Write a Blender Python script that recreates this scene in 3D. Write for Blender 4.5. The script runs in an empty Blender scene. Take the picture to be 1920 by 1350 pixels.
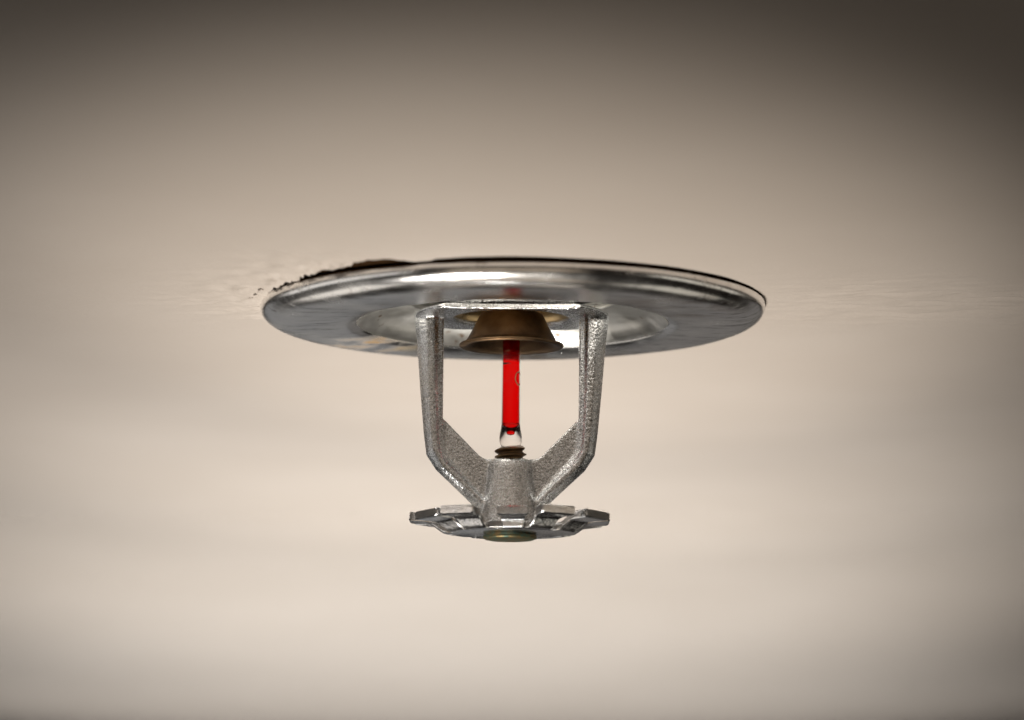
import bpy, bmesh, math, random
from mathutils import Vector, Matrix, noise

random.seed(7)
S = 0.001                       # all shapes are written in millimetres
scene = bpy.context.scene
C = scene.collection

# ------------------------------------------------------------------ camera
cam_d = bpy.data.cameras.new('camera')
cam = bpy.data.objects.new('camera', cam_d); C.objects.link(cam)
cam.location = (-0.0001, -0.476, -0.080)
cam.rotation_euler = (math.radians(90 + 8.48), 0, 0)
cam_d.sensor_width = 36.0
cam_d.lens = 105.0
cam_d.clip_start = 0.01
cam_d.clip_end = 50.0
cam_d.dof.use_dof = True
cam_d.dof.focus_distance = 0.4795
cam_d.dof.aperture_fstop = 14.0
scene.camera = cam

# ------------------------------------------------------------------ world and lamps
w = bpy.data.worlds.new('World'); scene.world = w; w.use_nodes = True
bg = w.node_tree.nodes['Background']
bg.inputs[0].default_value = (1.0, 0.72, 0.48, 1); bg.inputs[1].default_value = 0.004

def spot(name, loc, aim, half, aspect, power, radius, col):
    """added spot lamp with an oval beam: aspect stretches the cone along the depth of the room"""
    l = bpy.data.lights.new(name, 'SPOT'); l.energy = power; l.spot_size = 2 * half; l.spot_blend = 1.0
    l.shadow_soft_size = radius; l.color = col
    o = bpy.data.objects.new(name, l); C.objects.link(o)
    d = (Vector(aim) - Vector(loc)).normalized()
    x = (Vector((1, 0, 0)) - d * d.x).normalized(); y = (-d).cross(x)
    o.matrix_world = Matrix.Translation(loc) @ Matrix((x, y, -d)).transposed().to_4x4() @ Matrix.Diagonal((1, aspect, 1, 1))
def area(name, loc, aim, sx, sy, power, col):
    l = bpy.data.lights.new(name, 'AREA'); l.shape = 'RECTANGLE'; l.size = sx; l.size_y = sy; l.energy = power; l.color = col
    o = bpy.data.objects.new(name, l); C.objects.link(o); o.location = loc
    o.rotation_euler = (Vector(aim) - Vector(loc)).to_track_quat('-Z', 'Y').to_euler()
def strip(name, p1, p2, width, radiance, col):
    """long soft lamp from p1 to p2 that faces the sprinkler"""
    p1, p2 = Vector(p1), Vector(p2); ln = (p2 - p1).length; c = (p1 + p2) / 2
    l = bpy.data.lights.new(name, 'AREA'); l.shape = 'RECTANGLE'; l.size = ln; l.size_y = width
    l.energy = radiance * math.pi * ln * width; l.color = col
    o = bpy.data.objects.new(name, l); C.objects.link(o)
    x = (p2 - p1).normalized(); z = c - x * c.dot(x); z.normalize(); y = z.cross(x)
    o.matrix_world = Matrix.Translation(c) @ Matrix((x, y, z)).transposed().to_4x4()
WARM = (1.0, 0.93, 0.85)
spot('added_spot_near', (-0.260, -0.367, -1.238), (0.006, 0.005, 0), 0.070, 2.329, 64, 0.012, (1.0, 0.92, 0.82))  # added spots, fitted so the ceiling darkens towards the picture edges
spot('added_spot_middle', (-0.433, -0.209, -1.272), (-0.012, 0.158, 0), 0.114, 2.309, 78, 0.02, (1.0, 0.95, 0.89))
spot('added_spot_deep', (-0.041, 0.500, -0.894), (-0.019, 0.798, 0), 0.307, 3.8, 62, 0.03, (1.0, 0.97, 0.925))
spot('added_spot_far', (-0.172, 1.950, -1.600), (-0.040, 2.203, 0), 0.352, 3.9, 146, 0.05, (1.0, 0.985, 0.955))
# added spots light the ceiling out of view, for the metal to reflect
spot('added_pool_behind', (0.0, -0.80, -1.1), (0.0, -0.80, 0), 0.36, 1.0, 165, 0.02, (1.0, 0.97, 0.93))
spot('added_pool_left', (-0.60, -0.25, -1.1), (-0.60, -0.25, 0), 0.34, 1.0, 380, 0.02, (1.0, 0.985, 0.97))
spot('added_pool_right', (0.60, -0.2, -1.1), (0.60, -0.2, 0), 0.34, 1.0, 210, 0.02, (1.0, 0.93, 0.82))
# low windows, then added fill lamps in place of bright floor and room
strip('window_left', (-2.0, -1.9, -0.66), (-2.0, 1.5, -0.60), 0.62, 0.80, (1.0, 0.95, 0.90))
strip('window_right', (2.0, -0.9, -0.58), (2.0, 1.4, -0.58), 0.55, 0.60, (1.0, 0.93, 0.80))
strip('fill_behind', (-1.1, -2.0, -1.0), (1.1, -2.0, -1.0), 1.0, 0.32, (1.0, 0.80, 0.60))  # added fill lamp behind the camera, mirrored in the plate rim
strip('floor_fill_left', (-0.72, 0.60, -1.50), (-0.70, 1.50, -1.02), 0.45, 0.82, (1.0, 0.93, 0.85))  # added floor fill lamps, mirrored in the rim and recess
strip('floor_fill_right', (0.72, 0.70, -1.50), (0.70, 1.40, -1.10), 0.45, 0.55, (1.0, 0.93, 0.80))
strip('floor_fill', (-0.40, 0.45, -1.85), (0.40, 0.45, -1.85), 0.55, 0.26, (1.0, 0.76, 0.54))
strip('far_fill_left', (-3.0, 4.5, -1.0), (0.0, 4.5, -1.0), 1.1, 0.22, (1.0, 0.98, 0.97))  # added far lamps that give the flat ring its grey reflection
strip('far_fill_right', (0.05, 4.5, -1.0), (3.0, 4.5, -1.0), 1.1, 0.15, (1.0, 0.93, 0.88))

scene.view_settings.view_transform = 'Standard'
scene.view_settings.look = 'None'
scene.view_settings.gamma = 1.0
scene.view_settings.exposure = 0.0
scene.view_settings.use_curve_mapping = False
scene.cycles.use_denoising = True
scene.cycles.max_bounces = 14
scene.cycles.transmission_bounces = 12
scene.cycles.glossy_bounces = 6

# ------------------------------------------------------------------ material helpers
def mat(name):
    m = bpy.data.materials.new(name); m.use_nodes = True
    return m, m.node_tree.nodes, m.node_tree.links, m.node_tree.nodes['Principled BSDF']
def tex(nodes, links, scale, detail=3.0, rough=0.5, stretch=None, kind='ShaderNodeTexNoise', loc=(0, 0, 0)):
    tc = nodes.new('ShaderNodeTexCoord'); mp = nodes.new('ShaderNodeMapping')
    links.new(tc.outputs['Object'], mp.inputs['Vector'])
    s = stretch or (1, 1, 1)
    mp.inputs['Scale'].default_value = [1000 * c for c in s]      # texture space in millimetres
    mp.inputs['Location'].default_value = loc
    t = nodes.new(kind); links.new(mp.outputs[0], t.inputs['Vector'])
    t.inputs['Scale'].default_value = scale
    if 'Detail' in t.inputs: t.inputs['Detail'].default_value = detail; t.inputs['Roughness'].default_value = rough
    return t
def ramp(nodes, links, src, stops):
    r = nodes.new('ShaderNodeValToRGB'); links.new(src, r.inputs[0])
    e = r.color_ramp.elements
    while len(e) < len(stops): e.new(0.5)
    for k, (p, c) in enumerate(stops):
        e[k].position = p; e[k].color = (c, c, c, 1) if isinstance(c, (int, float)) else (*c, 1)
    return r.outputs[0]
def mix(nodes, links, fac, a, b, mode='MIX'):
    n = nodes.new('ShaderNodeMix'); n.data_type = 'RGBA'; n.blend_type = mode
    for sock, v in ((n.inputs['Factor'], fac), (n.inputs['A'], a), (n.inputs['B'], b)):
        if hasattr(v, 'links'): links.new(v, sock)
        elif isinstance(v, (int, float)): sock.default_value = v
        else: sock.default_value = (*v, 1)
    return n.outputs['Result']
def bump(nodes, links, h, dist, strength=1.0, prev=None):
    b = nodes.new('ShaderNodeBump'); links.new(h, b.inputs['Height'])
    b.inputs['Distance'].default_value = dist * S; b.inputs['Strength'].default_value = strength
    if prev: links.new(prev, b.inputs['Normal'])
    return b.outputs[0]

# painted plaster
M_PLASTER, n, l, b = mat('painted_plaster')
t1 = tex(n, l, 0.02, 4); t2 = tex(n, l, 1.4, 4); t3 = tex(n, l, 0.35, 5, 0.55, (0.35, 1, 1))
c = mix(n, l, ramp(n, l, t1.outputs[0], [(0.3, 0.0), (0.7, 1.0)]), (0.350, 0.309, 0.272), (0.372, 0.332, 0.296))
c = mix(n, l, ramp(n, l, t2.outputs[0], [(0.35, 0.0), (0.75, 0.35)]), c, (0.310, 0.270, 0.232))
t4 = tex(n, l, 0.0042, 4, 0.6, (1.6, 1, 1), loc=(1.3, 0.2, 0))
c = mix(n, l, ramp(n, l, t4.outputs[0], [(0.42, 0.0), (0.62, 0.55)]), c, (0.318, 0.278, 0.242))
l.new(c, b.inputs['Base Color']); b.inputs['Roughness'].default_value = 0.62
nb = bump(n, l, t3.outputs[0], 0.25, 0.7)
nb = bump(n, l, t2.outputs[0], 0.04, 0.7, nb)
l.new(nb, b.inputs['Normal'])

# raw board inside the hole
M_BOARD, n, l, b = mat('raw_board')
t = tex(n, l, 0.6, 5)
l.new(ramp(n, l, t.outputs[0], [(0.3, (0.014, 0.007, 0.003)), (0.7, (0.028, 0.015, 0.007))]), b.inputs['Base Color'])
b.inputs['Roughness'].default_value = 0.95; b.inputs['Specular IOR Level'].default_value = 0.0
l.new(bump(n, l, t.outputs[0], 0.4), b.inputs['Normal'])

# polished chrome flange
M_CHROME, n, l, b = mat('polished_chrome')
b.inputs['Metallic'].default_value = 1.0
sm = tex(n, l, 0.10, 5, 0.6); stn = tex(n, l, 0.16, 6, 0.62, (0.6, 1, 1), loc=(3, 8, 1)); pit = tex(n, l, 0.55, 3, 0.5, loc=(7, 1, 4))
scr = tex(n, l, 0.5, 5, 0.7, (0.30, 1.5, 1.5), loc=(2, 5, 0))
base = mix(n, l, ramp(n, l, sm.outputs[0], [(0.38, 0.0), (0.62, 1.0)]), (0.76, 0.755, 0.75), (0.94, 0.93, 0.91))
def patch(n, l, centre, radius, stretch=(1, 1, 1)):
    """soft blob mask around a spot on the thing, in millimetres"""
    tc = n.new('ShaderNodeTexCoord'); mp = n.new('ShaderNodeMapping'); l.new(tc.outputs['Object'], mp.inputs['Vector'])
    k = [1000.0 / radius / q for q in stretch]
    mp.inputs['Scale'].default_value = k
    mp.inputs['Location'].default_value = [-c_ * 0.001 * f for c_, f in zip(centre, k)]
    g = n.new('ShaderNodeTexGradient'); g.gradient_type = 'SPHERICAL'; l.new(mp.outputs[0], g.inputs['Vector'])
    return g.outputs['Fac']
def times(n, l, a, b_):
    m = n.new('ShaderNodeMath'); m.operation = 'MULTIPLY'; l.new(a, m.inputs[0]); l.new(b_, m.inputs[1]); return m.outputs[0]
rust = None
stain = ramp(n, l, stn.outputs[0], [(0.44, 0.0), (0.58, 1.0)])
for centre, rad, st, col, amt in (((-27, 21, -3.6), 11, (1.3, 0.8, 1), (0.42, 0.24, 0.06), 0.95), ((3, 33, -3.6), 6, (1.2, 0.7, 1), (0.42, 0.25, 0.08), 0.9), ((-12, 28, -3.6), 12, (1.4, 0.7, 1), (0.40, 0.33, 0.20), 0.7), ((17, 30, -3.6), 9, (1.2, 0.6, 1), (0.40, 0.29, 0.18), 0.6), ((24, -18, -3.6), 12, (1.2, 1.2, 1), (0.44, 0.37, 0.31), 0.7)):
    msk = times(n, l, ramp(n, l, patch(n, l, centre, rad, st), [(0.0, 0.0), (0.5, amt)]), stain)
    base = mix(n, l, msk, base, col)
    rust = rust or msk
base = mix(n, l, ramp(n, l, pit.outputs[0], [(0.70, 0.0), (0.76, 0.85)]), base, (0.16, 0.08, 0.03))
l.new(base, b.inputs['Base Color'])
l.new(ramp(n, l, sm.outputs[0], [(0.3, 0.15), (0.75, 0.30)]), b.inputs['Roughness'])
l.new(ramp(n, l, rust, [(0.0, 1.0), (0.9, 0.45)]), b.inputs['Metallic'])
nb = bump(n, l, tex(n, l, 0.12, 2).outputs[0], 0.12, 0.5)
nb = bump(n, l, ramp(n, l, scr.outputs[0], [(0.58, 0.0), (0.66, 1.0)]), 0.025, 0.6, nb)
l.new(nb, b.inputs['Normal'])

# duller brushed recess
M_RECESS, n, l, b = mat('dull_chrome')
b.inputs['Metallic'].default_value = 1.0
sm = tex(n, l, 0.14, 5, 0.6); pit = tex(n, l, 0.42, 3, 0.5, loc=(1, 9, 2))
base = mix(n, l, ramp(n, l, sm.outputs[0], [(0.35, 0.0), (0.7, 1.0)]), (0.58, 0.57, 0.53), (0.78, 0.77, 0.74))
base = mix(n, l, ramp(n, l, pit.outputs[0], [(0.66, 0.0), (0.74, 0.9)]), base, (0.20, 0.10, 0.03))
l.new(base, b.inputs['Base Color'])
l.new(ramp(n, l, sm.outputs[0], [(0.3, 0.30), (0.75, 0.46)]), b.inputs['Roughness'])
l.new(bump(n, l, sm.outputs[0], 0.2, 0.5), b.inputs['Normal'])

# pebbly plated casting
M_CAST, n, l, b = mat('plated_casting')
b.inputs['Metallic'].default_value = 1.0
g1 = tex(n, l, 2.6, 3, 0.55); g2 = tex(n, l, 5.5, 2, 0.5); g3 = tex(n, l, 0.25, 4); g4 = tex(n, l, 0.5, 2, 0.5, loc=(4, 4, 9))
base = mix(n, l, ramp(n, l, g1.outputs[0], [(0.33, 1.0), (0.52, 0.0)]), (0.74, 0.755, 0.775), (0.40, 0.405, 0.40))
base = mix(n, l, ramp(n, l, g3.outputs[0], [(0.45, 0.0), (0.75, 0.5)]), base, (0.62, 0.615, 0.59))
base = mix(n, l, ramp(n, l, g4.outputs[0], [(0.73, 0.0), (0.77, 0.9)]), base, (0.05, 0.045, 0.04))
l.new(base, b.inputs['Base Color'])
l.new(ramp(n, l, g2.outputs[0], [(0.3, 0.16), (0.7, 0.32)]), b.inputs['Roughness'])
nb = bump(n, l, g1.outputs[0], 0.13, 0.85)
nb = bump(n, l, g2.outputs[0], 0.05, 0.6, nb)
l.new(nb, b.inputs['Normal'])

# aged bronze cup and screw
def bronze(name, c1, c2, rough):
    m, n, l, b = mat(name); b.inputs['Metallic'].default_value = 1.0
    t = tex(n, l, 0.5, 5, 0.6)
    l.new(ramp(n, l, t.outputs[0], [(0.3, c1), (0.72, c2)]), b.inputs['Base Color'])
    l.new(ramp(n, l, t.outputs[0], [(0.3, rough), (0.75, rough + 0.15)]), b.inputs['Roughness'])
    l.new(bump(n, l, tex(n, l, 2.5, 3).outputs[0], 0.03, 0.5), b.inputs['Normal'])
    return m
M_CUP = bronze('aged_bronze', (0.105, 0.064, 0.034), (0.185, 0.118, 0.066), 0.38)
M_SCREW = bronze('dark_bronze', (0.13, 0.085, 0.05), (0.26, 0.17, 0.09), 0.32)
M_BRASS = bronze('raw_brass', (0.62, 0.42, 0.19), (0.80, 0.60, 0.33), 0.25)

# stamped plated steel of the deflector
M_STAMP, n, l, b = mat('stamped_plating')
b.inputs['Metallic'].default_value = 1.0
sm = tex(n, l, 0.5, 4, 0.6); fl = tex(n, l, 2.2, 3)
base = mix(n, l, ramp(n, l, sm.outputs[0], [(0.35, 0.0), (0.65, 1.0)]), (0.62, 0.64, 0.67), (0.84, 0.83, 0.81))
base = mix(n, l, ramp(n, l, fl.outputs[0], [(0.66, 0.0), (0.74, 0.8)]), base, (0.14, 0.13, 0.10))
l.new(base, b.inputs['Base Color'])
l.new(ramp(n, l, sm.outputs[0], [(0.3, 0.10), (0.7, 0.26)]), b.inputs['Roughness'])
nb = bump(n, l, sm.outputs[0], 0.10, 0.6); nb = bump(n, l, fl.outputs[0], 0.04, 0.6, nb)
l.new(nb, b.inputs['Normal'])

# verdigris brass rivet
M_RIVET, n, l, b = mat('tarnished_brass')
t = tex(n, l, 0.9, 5, 0.65)
l.new(ramp(n, l, t.outputs[0], [(0.36, (0.16, 0.11, 0.05)), (0.52, (0.06, 0.065, 0.035)), (0.66, (0.03, 0.07, 0.055))]), b.inputs['Base Color'])
l.new(ramp(n, l, t.outputs[0], [(0.42, 1.0), (0.62, 0.55)]), b.inputs['Metallic'])
b.inputs['Roughness'].default_value = 0.45
l.new(bump(n, l, t.outputs[0], 0.12, 0.6), b.inputs['Normal'])

# glass, liquid, print
M_GLASS, n, l, b = mat('clear_glass')
b.inputs['Base Color'].default_value = (1, 1, 1, 1); b.inputs['Roughness'].default_value = 0.0
b.inputs['IOR'].default_value = 1.29; b.inputs['Transmission Weight'].default_value = 1.0
M_LIQUID = bpy.data.materials.new('red_liquid'); M_LIQUID.use_nodes = True
n = M_LIQUID.node_tree.nodes; l = M_LIQUID.node_tree.links
n.remove(n['Principled BSDF'])
r = n.new('ShaderNodeBsdfRefraction'); r.inputs['IOR'].default_value = 0.985; r.inputs['Roughness'].default_value = 0.0
r.inputs['Color'].default_value = (0.90, 0.012, 0.014, 1)
l.new(r.outputs[0], n['Material Output'].inputs['Surface'])
M_BLACK, n, l, b = mat('black_print'); b.inputs['Base Color'].default_value = (0.02, 0.015, 0.015, 1); b.inputs['Roughness'].default_value = 0.5
M_TAN, n, l, b = mat('tan_print'); b.inputs['Base Color'].default_value = (0.50, 0.33, 0.16, 1); b.inputs['Roughness'].default_value = 0.5

# ------------------------------------------------------------------ mesh helpers
def finish(name, me, material, parent=None, angle=35, smooth=True):
    if isinstance(me, bmesh.types.BMesh):
        bm = me; me = bpy.data.meshes.new(name)
        bmesh.ops.recalc_face_normals(bm, faces=bm.faces)
        bm.to_mesh(me); bm.free()
    for m in (material if isinstance(material, list) else [material]): me.materials.append(m)
    if smooth:
        me.shade_smooth()
        me.set_sharp_from_angle(angle=math.radians(angle))
    o = bpy.data.objects.new(name, me); C.objects.link(o)
    if parent: o.parent = parent
    return o
def root(name, label, cat):
    o = bpy.data.objects.new(name, None); C.objects.link(o); o.empty_display_size = 0.01
    o['label'] = label; o['category'] = cat
    return o
def lathe(bm, prof, seg=192, closed=False):
    rings = []
    for (r, z) in prof:
        if r < 1e-6: rings.append([bm.verts.new((0, 0, z * S))])
        else: rings.append([bm.verts.new((r * S * math.cos(2 * math.pi * k / seg), r * S * math.sin(2 * math.pi * k / seg), z * S)) for k in range(seg)])
    pairs = list(zip(rings[:-1], rings[1:]))
    if closed: pairs.append((rings[-1], rings[0]))
    for a, b_ in pairs:
        for k in range(seg):
            j = (k + 1) % seg
            if len(a) == 1 and len(b_) == 1: continue
            if len(a) == 1: bm.faces.new((a[0], b_[j], b_[k]))
            elif len(b_) == 1: bm.faces.new((a[k], a[j], b_[0]))
            else: bm.faces.new((a[k], a[j], b_[j], b_[k]))
def curve(pts, n=8):
    """Catmull-Rom through the points"""
    out = []
    P = [pts[0]] + list(pts) + [pts[-1]]
    for i in range(1, len(P) - 2):
        p0, p1, p2, p3 = P[i - 1], P[i], P[i + 1], P[i + 2]
        for k in range(n):
            t = k / n
            out.append(tuple(0.5 * (2 * b_ + (c_ - a) * t + (2 * a - 5 * b_ + 4 * c_ - d) * t * t + (3 * b_ - a - 3 * c_ + d) * t ** 3) for a, b_, c_, d in zip(p0, p1, p2, p3)))
    out.append(tuple(pts[-1]))
    return out
def smoothstep(a, b_, x):
    t = max(0.0, min(1.0, (x - a) / (b_ - a))); return t * t * (3 - 2 * t)

# ------------------------------------------------------------------ ceiling with the broken hole
R_PLATE = 40.6
def hole_r(phi):
    """outline of the broken hole; phi in degrees, -90 faces the camera, 180 is left, 0 right"""
    d = (phi + 360) % 360            # 180 left, 270 near, 360 right
    if d <= 180: return R_PLATE - 2.5
    pts = [(180, -0.5), (196, -0.25), (206, 0.7), (213, 0.9), (217, 1.1), (221, 1.5), (224, 2.4), (226.5, 3.6), (230, 3.6), (233, 2.8), (236, 2.6), (239, 4.3), (242, 4.9), (245, 4.5), (247.5, 2.6),
           (249.5, 0.5), (252.5, 0.5), (255, 1.9), (262, 2.3), (270, 2.4), (285, 1.7), (300, 1.35), (318, 0.8), (332, 0.3), (345, -0.1), (353, -0.4), (360, -1.0)]
    for (a, va), (b_, vb) in zip(pts[:-1], pts[1:]):
        if a <= d <= b_:
            v = va + (vb - va) * smoothstep(a, b_, d)
            break
    nz = noise.noise(Vector((math.cos(math.radians(d)) * 18, math.sin(math.radians(d)) * 18, 3.3)))
    nz2 = noise.noise(Vector((math.cos(math.radians(d)) * 55, math.sin(math.radians(d)) * 55, 9.3)))
    left = smoothstep(262, 225, d) + 0.15
    return R_PLATE + v + (nz * 0.9 + nz2 * 0.45) * left * min(1, max(0.12, v / 3))
def plaster_z(x, y, r, phi, rh):
    """relief of the plaster in mm, negative is towards the room"""
    d = (phi + 360) % 360
    e = r - rh
    near_left = smoothstep(150, 172, d) * smoothstep(252, 228, d)
    z = 0.0
    p = Vector((x, y, 0))
    # torn paint lip along the break
    z -= near_left * 0.55 * math.exp(-(e / 2.2) ** 2) * (0.55 + 0.9 * noise.noise(p * 0.35)) 
    z -= near_left * smoothstep(24, 1, e) * (0.85 * noise.fractal(Vector((x * 0.20, y * 0.34, 1.7)), 0.9, 2.0, 4))
    z -= near_left * smoothstep(9, 0, e) * 0.30 * noise.fractal(p * 0.9, 0.8, 2.0, 3)
    # brush marks dragged away from the right side
    right = smoothstep(0, 25, x - 34) * smoothstep(34, 6, abs(y + 1))
    z -= right * 0.75 * noise.fractal(Vector((x * 0.11, y * 0.36 + 1.2 * noise.noise(p * 0.06), 5.1)), 0.9, 2.0, 4)
    # slow waves of the whole ceiling
    z += 0.25 * noise.noise(Vector((x * 0.012, y * 0.012, 0.4))) * smoothstep(44, 120, r)
    if r > 300: z += 0.8 * noise.noise(Vector((x * 0.0045, y * 0.0045, 2.4))) * smoothstep(300, 700, r)
    return z
SEG = 1080
radii_off = [0, 0.12, 0.3, 0.55, 0.85, 1.2, 1.6, 2.0, 2.5, 3, 3.6, 4.2, 5, 5.8, 6.7, 7.7, 8.8, 10, 11.3, 12.7, 14.2, 16, 18, 20, 22.5, 25, 28, 31, 34.5, 38, 42, 46, 51, 57, 64, 72, 82, 95, 110, 130, 155, 190, 240, 320, 430, 600, 850, 1250, 1900, 3000, 5000, 9000]
verts, faces, mats = [], [], []
ang = [(-180 + 360 * k / SEG) for k in range(SEG)]
RH = [hole_r(a) for a in ang]
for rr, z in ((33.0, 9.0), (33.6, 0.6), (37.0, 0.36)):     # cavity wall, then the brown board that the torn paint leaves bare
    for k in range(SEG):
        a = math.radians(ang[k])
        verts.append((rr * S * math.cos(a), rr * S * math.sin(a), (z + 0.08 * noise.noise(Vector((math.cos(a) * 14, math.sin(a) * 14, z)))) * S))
for k in range(SEG):
    a = math.radians(ang[k]); rr = RH[k] - 0.05
    verts.append((rr * S * math.cos(a), rr * S * math.sin(a), 0.32 * S))
for off in radii_off:
    for k in range(SEG):
        a = math.radians(ang[k]); rr = RH[k] + off if off < 60 else RH[k] * max(0, (1 - (off - 60) / 200)) + 41 * min(1, (off - 60) / 200) + off
        x, y = rr * math.cos(a), rr * math.sin(a)
        z = plaster_z(x, y, rr, ang[k], RH[k]) if off < 3500 else 0
        if off == 0: z = z * 0.6 + 0.10
        verts.append((x * S, y * S, z * S))
nr = len(radii_off) + 4
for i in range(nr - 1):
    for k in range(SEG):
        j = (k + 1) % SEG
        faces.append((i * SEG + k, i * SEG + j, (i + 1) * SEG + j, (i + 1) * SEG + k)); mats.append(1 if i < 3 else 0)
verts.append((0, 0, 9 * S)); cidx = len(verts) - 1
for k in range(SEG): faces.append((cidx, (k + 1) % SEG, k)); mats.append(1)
me = bpy.data.meshes.new('ceiling'); me.from_pydata(verts, [], faces)
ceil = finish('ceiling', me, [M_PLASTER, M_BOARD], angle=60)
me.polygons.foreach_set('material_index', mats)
ceil['kind'] = 'structure'
ceil['label'] = 'cream painted plaster ceiling with a broken edge round the hole'

# torn flakes of paint clinging to the left of the hole
def flake(x, y, z, w_, h_, rz, tilt):
    bm = bmesh.new(); N = 7
    top, bot = [], []
    for k in range(N):
        a = 2 * math.pi * k / N; q = random.uniform(0.65, 1.1)
        px, py = math.cos(a) * w_ * q, math.sin(a) * h_ * q
        curl = 0.10 * px * px / max(w_, .1)
        top.append(bm.verts.new((px * S, py * S, (curl + 0.05) * S))); bot.append(bm.verts.new((px * S * 0.96, py * S * 0.96, (curl - 0.09) * S)))
    bm.faces.new(top); bm.faces.new(bot[::-1])
    for k in range(N): bm.faces.new((top[k], bot[k], bot[(k + 1) % N], top[(k + 1) % N]))
    o = finish('paint_flake', bm, M_PLASTER, ceil, 30)
    o.location = (x * S, y * S, z * S); o.rotation_euler = (math.radians(tilt), math.radians(random.uniform(-18, 18)), math.radians(rz))
for d, e, w_, h_ in ((182, 0.5, 0.5, 0.35), (186, 0.9, 0.7, 0.4), (190, 1.2, 0.6, 0.45), (194, 0.8, 0.9, 0.4), (199, 0.8, 1.0, 0.45), (204, 1.2, 1.2, 0.5), (209, 1.3, 1.1, 0.45)):
    a = math.radians(d); rr = R_PLATE + 0.5 + e
    flake(rr * math.cos(a), rr * math.sin(a), -0.20, w_, h_, d + 90 + random.uniform(-20, 20), random.uniform(3, 12))

# ------------------------------------------------------------------ escutcheon plate
plate = root('escutcheon_plate', 'round chrome cover plate against the ceiling, with brown stains and a recessed middle', 'cover plate')
prof = curve([(40.2, -0.12), (40.58, -0.3), (40.62, -0.7), (40.55, -1.35), (40.3, -1.95), (39.8, -2.5), (39.1, -2.98), (38.2, -3.35), (37.0, -3.58), (35.4, -3.68), (32.0, -3.62), (29.0, -3.48), (27.0, -3.30), (25.6, -3.0)], 6)
prof += [(25.2, -2.75), (25.1, -2.3), (27.0, -2.6), (34, -3.0), (37.6, -2.7), (39.4, -1.4), (39.8, -0.2)]
bm = bmesh.new(); lathe(bm, prof, 256, closed=True)
for v in bm.verts:                                   # the pressed sheet is not perfectly true
    p = Vector(v.co) * 1000
    v.co.y += 0.0026 * smoothstep(34, 27, math.hypot(p.x, p.y))      # the pressed recess sits a little off centre
    v.co.z += 0.00010 * noise.noise(p * 0.07) + 0.00002 * noise.noise(p * 0.3)
finish('flange', bm, M_CHROME, plate, 50)
prof = curve([(25.15, -2.85), (24.7, -2.2), (23.5, -1.1), (21.8, -0.2), (19.6, 0.4), (17.6, 0.7), (16.6, 1.0), (16.4, 2.5)], 6)
prof += [(16.9, 2.5), (17.2, 1.4), (20.2, 1.0), (22.4, 0.5), (24.2, -0.6), (25.05, -2.0)]
bm = bmesh.new(); lathe(bm, prof, 192, closed=True)
finish('recessed_cup', bm, M_RECESS, plate, 50).location = (0, 0.0026, 0)

# ------------------------------------------------------------------ sprinkler
spr = root('fire_sprinkler', 'silver pendent fire sprinkler with a red glass bulb hanging from the ceiling plate', 'sprinkler')

spr.location = (-0.00015, 0, 0); spr.rotation_euler = (0, math.radians(0.45), 0)     # hangs a touch out of plumb
# cast frame: base ring, two arms, braces and boss grown together
bm = bmesh.new()
lathe(bm, [(9.2, -1.6), (9.25, -2.2), (9.5, -2.45), (14.0, -2.45), (15.3, -2.3), (15.6, -2.1), (15.6, -1.8), (15.0, -1.5), (10.1, -1.4), (10.1, 1.5), (9.2, 1.5)], 128, closed=True)
for v in bm.verts: v.co.y = max(-0.0108, min(0.0108, v.co.y))          # wrench flats front and back
def sweep(bm, stations):
    """stations: (centre, outward dir, list of (u along outward, v along y))"""
    rings = []
    for c_, u, sec in stations:
        rings.append([bm.verts.new(((c_[0] + u[0] * a) * S, b_ * S, (c_[1] + u[1] * a) * S)) for a, b_ in sec])
    N = len(rings[0])
    for a, b_ in zip(rings[:-1], rings[1:]):
        for k in range(N): bm.faces.new((a[k], a[(k + 1) % N], b_[(k + 1) % N], b_[k]))
    bm.faces.new(rings[0]); bm.faces.new(rings[-1][::-1])
def section(w0, w1, dep):
    """w0 inner, w1 outer reach, dep half depth: ridge nearer the outer side"""
    return [(-w0, -dep * 0.62), (-w0 * 0.55, -dep * 0.70), (-w0 * 0.30, -dep * 0.98), (w1 * 0.25, -dep), (w1 * 0.72, -dep * 0.72), (w1, -dep * 0.28),
            (w1, dep * 0.28), (w1 * 0.72, dep * 0.72), (w1 * 0.25, dep), (-w0 * 0.30, dep * 0.98), (-w0 * 0.55, dep * 0.70), (-w0, dep * 0.62)]
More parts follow.
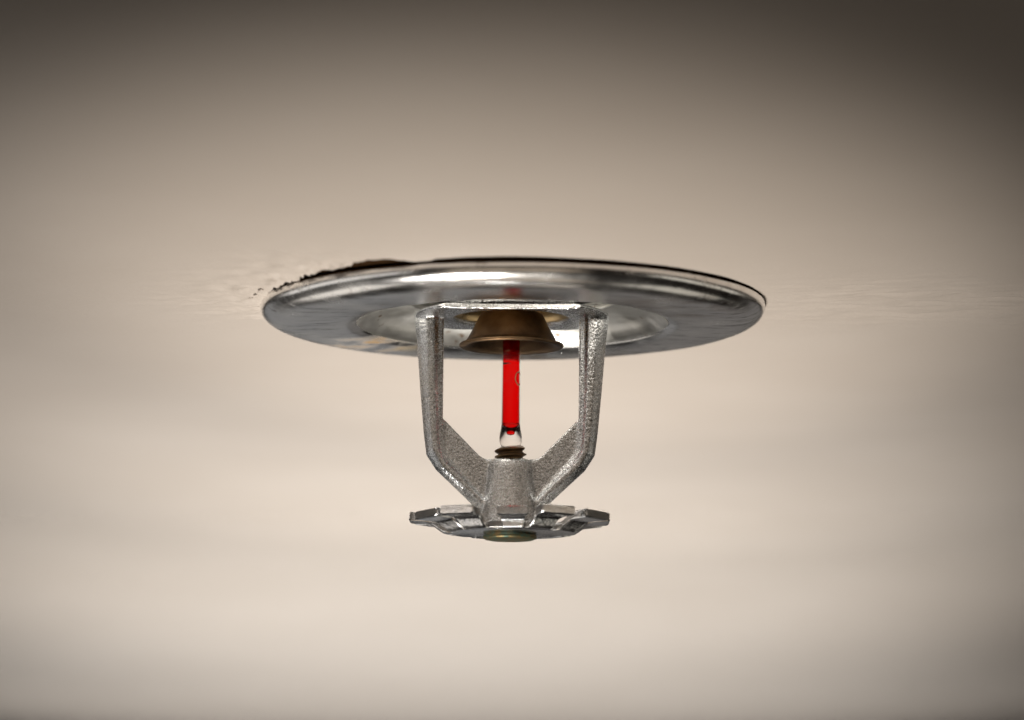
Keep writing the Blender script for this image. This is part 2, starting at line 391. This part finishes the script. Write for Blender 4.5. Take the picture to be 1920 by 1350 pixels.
for s in (-1, 1):
    sweep(bm, [((s * 13.0, -1.4), (s, 0), section(2.2, 2.70, 3.1)),
               ((s * 13.0, -2.6), (s, 0), section(2.1, 2.65, 3.0)),
               ((s * 12.9, -6.0), (s, 0), section(2.0, 2.35, 2.75)),
               ((s * 12.75, -14.0), (s, 0), section(1.85, 1.85, 2.6)),
               ((s * 12.35, -21.0), (s, 0), section(1.5, 1.62, 2.5)),
               ((s * 12.0, -23.9), (s * 0.93, -0.37), section(1.4, 1.62, 2.45)),
               ((s * 10.9, -25.9), (s * 0.72, -0.69), section(1.25, 1.45, 2.3)),
               ((s * 7.4, -29.3), (s * 0.70, -0.71), section(1.2, 1.35, 2.1)),
               ((s * 4.2, -32.5), (s * 0.70, -0.71), section(1.1, 1.3, 1.9)),
               ((s * 2.2, -34.5), (s * 0.70, -0.71), section(1.0, 1.2, 1.8))])
    # thin web inside the brace
    poly = [(11.6, -17.6), (10.9, -18.7), (9.6, -20.0), (4.9, -24.75), (4.1, -25.2), (-0.5, -25.35), (-0.5, -35.0), (3.4, -34.2), (11.6, -25.8), (13.0, -23.5), (12.8, -18.0)]
    f = [bm.verts.new((s * x * S, -1.25 * S, z * S)) for x, z in poly]
    g = [bm.verts.new((s * x * S, 1.25 * S, z * S)) for x, z in poly]
    bm.faces.new(f); bm.faces.new(g[::-1])
    for k in range(len(poly)):
        j = (k + 1) % len(poly); bm.faces.new((f[k], f[j], g[j], g[k]))
# fillets where arms meet the base ring
for s in (-1, 1):
    for (x, z, r) in ((10.9, -2.9, 0.8),):
        pass
lathe(bm, [(0, -25.1), (2.9, -25.15), (3.5, -25.5), (3.75, -26.5), (3.9, -28.5), (4.2, -31.0), (4.55, -33.5), (4.6, -36.0), (0, -36.0)], 64)
bmesh.ops.recalc_face_normals(bm, faces=bm.faces)
tmp = bpy.data.meshes.new('tmp'); bm.to_mesh(tmp); bm.free()
to = bpy.data.objects.new('tmp', tmp); C.objects.link(to)
md = to.modifiers.new('r', 'REMESH'); md.mode = 'VOXEL'; md.voxel_size = 0.2 * S
md = to.modifiers.new('s', 'SMOOTH'); md.factor = 0.5; md.iterations = 6
dg = bpy.context.evaluated_depsgraph_get(); dg.update()
me = bpy.data.meshes.new_from_object(to.evaluated_get(dg))
bpy.data.objects.remove(to); bpy.data.meshes.remove(tmp)
me.name = 'frame'
finish('frame', me, M_CAST, spr, 180)

# brass seat inside the base, seen past the cup
bm = bmesh.new()
lathe(bm, [(9.3, -1.75), (8.6, -1.55), (7.6, -0.5), (6.9, 0.6), (5.2, 1.2), (0, 1.2), (0, 2.2), (9.3, 2.2)], 96)
finish('seat_ring', bm, M_BRASS, spr, 40)

# bronze cup that holds the bulb
prof = curve([(0.0, -1.2), (3.6, -1.25), (4.7, -1.5), (5.25, -2.1), (6.0, -3.6), (6.75, -5.0), (7.35, -5.95), (7.75, -6.25), (8.3, -6.45), (8.42, -6.7), (8.25, -6.95), (7.7, -6.98), (7.0, -6.7), (6.0, -5.6), (5.0, -4.0), (4.2, -2.9), (2.4, -2.6), (1.7, -2.9), (0, -2.9)], 5)
bm = bmesh.new(); lathe(bm, [(max(0, r), z) for r, z in prof], 128)
bmesh.ops.remove_doubles(bm, verts=bm.verts, dist=1e-7)
finish('bulb_cup', bm, M_CUP, spr, 60)

# glass bulb with red liquid
prof = curve([(0, -2.95), (0.9, -3.0), (1.3, -3.5), (1.42, -4.6), (1.46, -6.5), (1.46, -12), (1.47, -18.5), (1.52, -19.8), (1.70, -20.8), (1.80, -21.7), (1.72, -22.5), (1.35, -23.2), (0.8, -23.5), (0, -23.6)], 6)
bm = bmesh.new(); lathe(bm, [(max(0, r), z) for r, z in prof], 96)
bmesh.ops.remove_doubles(bm, verts=bm.verts, dist=1e-7)
bulb = finish('glass_bulb', bm, M_GLASS, spr, 180)
prof = [(0, -3.4), (0.6, -3.5), (0.85, -3.9), (1.0, -4.7), (1.03, -7), (1.03, -18.6), (1.02, -19.3), (0.85, -19.95), (0.66, -20.45), (0.52, -20.9), (0.42, -21.2), (0, -21.35)]
bm = bmesh.new(); lathe(bm, [(max(0, r), z) for r, z in curve(prof, 4)], 96)
bmesh.ops.remove_doubles(bm, verts=bm.verts, dist=1e-7)
finish('red_liquid', bm, M_LIQUID, bulb, 180)
# printed marks wrapped on the glass
def wrap(name, pts, width, material):
    """pts: (angle deg on the bulb, -90 = camera side; z), a ribbon 0.02 mm proud of the glass"""
    bm = bmesh.new(); rr = 1.485; prev = None
    P = [Vector((math.radians(a) * rr, z)) for a, z in pts]
    for k, p in enumerate(P):
        t = (P[min(k + 1, len(P) - 1)] - P[max(k - 1, 0)]).normalized(); nn = Vector((-t.y, t.x))
        wd = width(k / (len(P) - 1)) if callable(width) else width
        row = []
        for q, dr in ((-1, 0), (1, 0), (1, 0.02), (-1, 0.02)):
            u = p + nn * q * wd / 2; a = u.x / rr
            row.append(bm.verts.new(((rr + dr) * math.cos(a) * S, (rr + dr) * math.sin(a) * S, u.y * S)))
        if prev:
            for i in range(4): bm.faces.new((prev[i], prev[(i + 1) % 4], row[(i + 1) % 4], row[i]))
        else: bm.faces.new(row)
        prev = row
    bm.faces.new(prev[::-1])
    return finish(name, bm, material, bulb, 30)
wrap('printed_dash', [(-150 + 5 * k, -9.75 + 0.04 * math.sin(k)) for k in range(13)], lambda t: 0.30 * (1 - t) + 0.05, M_BLACK)
wrap('printed_ring', [(-35 + 27 * math.cos(math.radians(a)), -12.15 + 1.05 * math.sin(math.radians(a))) for a in range(40, 325, 12)], 0.2, M_TAN)

# compression screw with a real helical thread
bm = bmesh.new()
turns, per, pitch = 3.2, 64, 0.98
ro, ri = 2.55, 1.9
secs = []
N = int(turns * per)
for k in range(N + 1):
    a = 2 * math.pi * k / per; z = -26.3 + pitch * k / per
    fade = min(1, (N - k) / 20, k / 20); rc = ri + (ro - ri) * fade
    secs.append([bm.verts.new((r_ * math.cos(a) * S, r_ * math.sin(a) * S, (z + dz) * S)) for r_, dz in ((ri - 0.25, -0.47), (ri, -0.44), (rc, -0.09), (rc, 0.09), (ri, 0.44), (ri - 0.25, 0.47))])
for a, b_ in zip(secs[:-1], secs[1:]):
    for i in range(6): bm.faces.new((a[i], a[(i + 1) % 6], b_[(i + 1) % 6], b_[i]))
bm.faces.new(secs[0]); bm.faces.new(secs[-1][::-1])
lathe(bm, [(0, -26.5), (1.95, -26.5), (1.95, -23.75), (1.75, -23.5), (1.45, -23.42), (1.1, -23.7), (0, -23.85)], 64)
finish('compression_screw', bm, M_SCREW, spr, 30)

# deflector: hub disc, twelve bent tines, rivet
bm = bmesh.new()
zb, th = -37.15, 1.3
seg = 144
prof = [(0, zb), (4.0, zb), (9.3, zb + 0.02), (9.75, zb + 0.10), (9.95, zb + 0.30), (9.95, zb + th - 0.15), (9.75, zb + th), (4.0, zb + th), (0, zb + th)]
lathe(bm, prof, seg)
defl = finish('deflector', bm, M_STAMP, spr, 40)
def tine_mesh():
    bm = bmesh.new()
    # stations along the radius: r, z of underside, half width, thickness
    st = [(9.0, zb + 0.03, 1.75, 1.22), (9.9, zb + 0.03, 1.85, 1.22), (10.6, zb + 0.16, 1.75, 1.2), (11.3, zb + 0.62, 1.72, 1.18), (12.2, zb + 1.30, 1.85, 1.15), (12.9, zb + 1.62, 2.05, 1.15), (13.8, zb + 1.74, 2.25, 1.2), (15.0, zb + 1.78, 2.4, 1.3), (15.9, zb + 1.85, 2.46, 1.38), (16.15, zb + 1.98, 2.34, 1.12)]
    rings = []
    for r, z, hw, t in st:
        e = 0.16
        sec = [(-hw, e), (-hw + e, 0), (hw - e, 0), (hw, e), (hw, t - e), (hw - e, t), (-hw + e, t), (-hw, t - e)]
        rings.append([bm.verts.new((math.sqrt(max(r * r - (u * 0.9) ** 2, 0)) * S if r > 13 else r * S, u * S, (z + q) * S)) for u, q in sec])
    for a, b_ in zip(rings[:-1], rings[1:]):
        for k in range(8): bm.faces.new((a[k], a[(k + 1) % 8], b_[(k + 1) % 8], b_[k]))
    bm.faces.new(rings[0]); bm.faces.new(rings[-1][::-1])
    return bm
first = finish('tine', tine_mesh(), M_STAMP, defl, 32)
for k in range(12):
    o = first if k == 0 else first.copy()
    if k: C.objects.link(o); o.parent = defl
    o.rotation_euler = (math.radians(random.uniform(-1.2, 1.2)), math.radians(random.uniform(-0.8, 0.8)), math.radians(30 * k + random.uniform(-0.6, 0.6)))
    wide = {0: 1.0, 6: 1.0, 1: 1.22, 5: 1.22, 7: 1.22, 11: 1.22}.get((k - 9) % 12, 1.4)     # 0 faces the camera
    o.scale = (1, wide, 1)
    o.name = 'tine' if k == 0 else 'tine.%03d' % k
bm = bmesh.new()
lathe(bm, curve([(0, -38.2), (2.6, -38.2), (3.7, -38.1), (4.25, -37.85), (4.3, -37.5), (4.1, -37.16), (3.9, -36.6), (0, -36.6)], 4), 96)
for v in bm.verts: v.co.x = v.co.x; v.co.z = min(max(v.co.z, -0.0383), -0.0365)
bmesh.ops.remove_doubles(bm, verts=bm.verts, dist=1e-7)
finish('rivet', bm, M_RIVET, spr, 40)
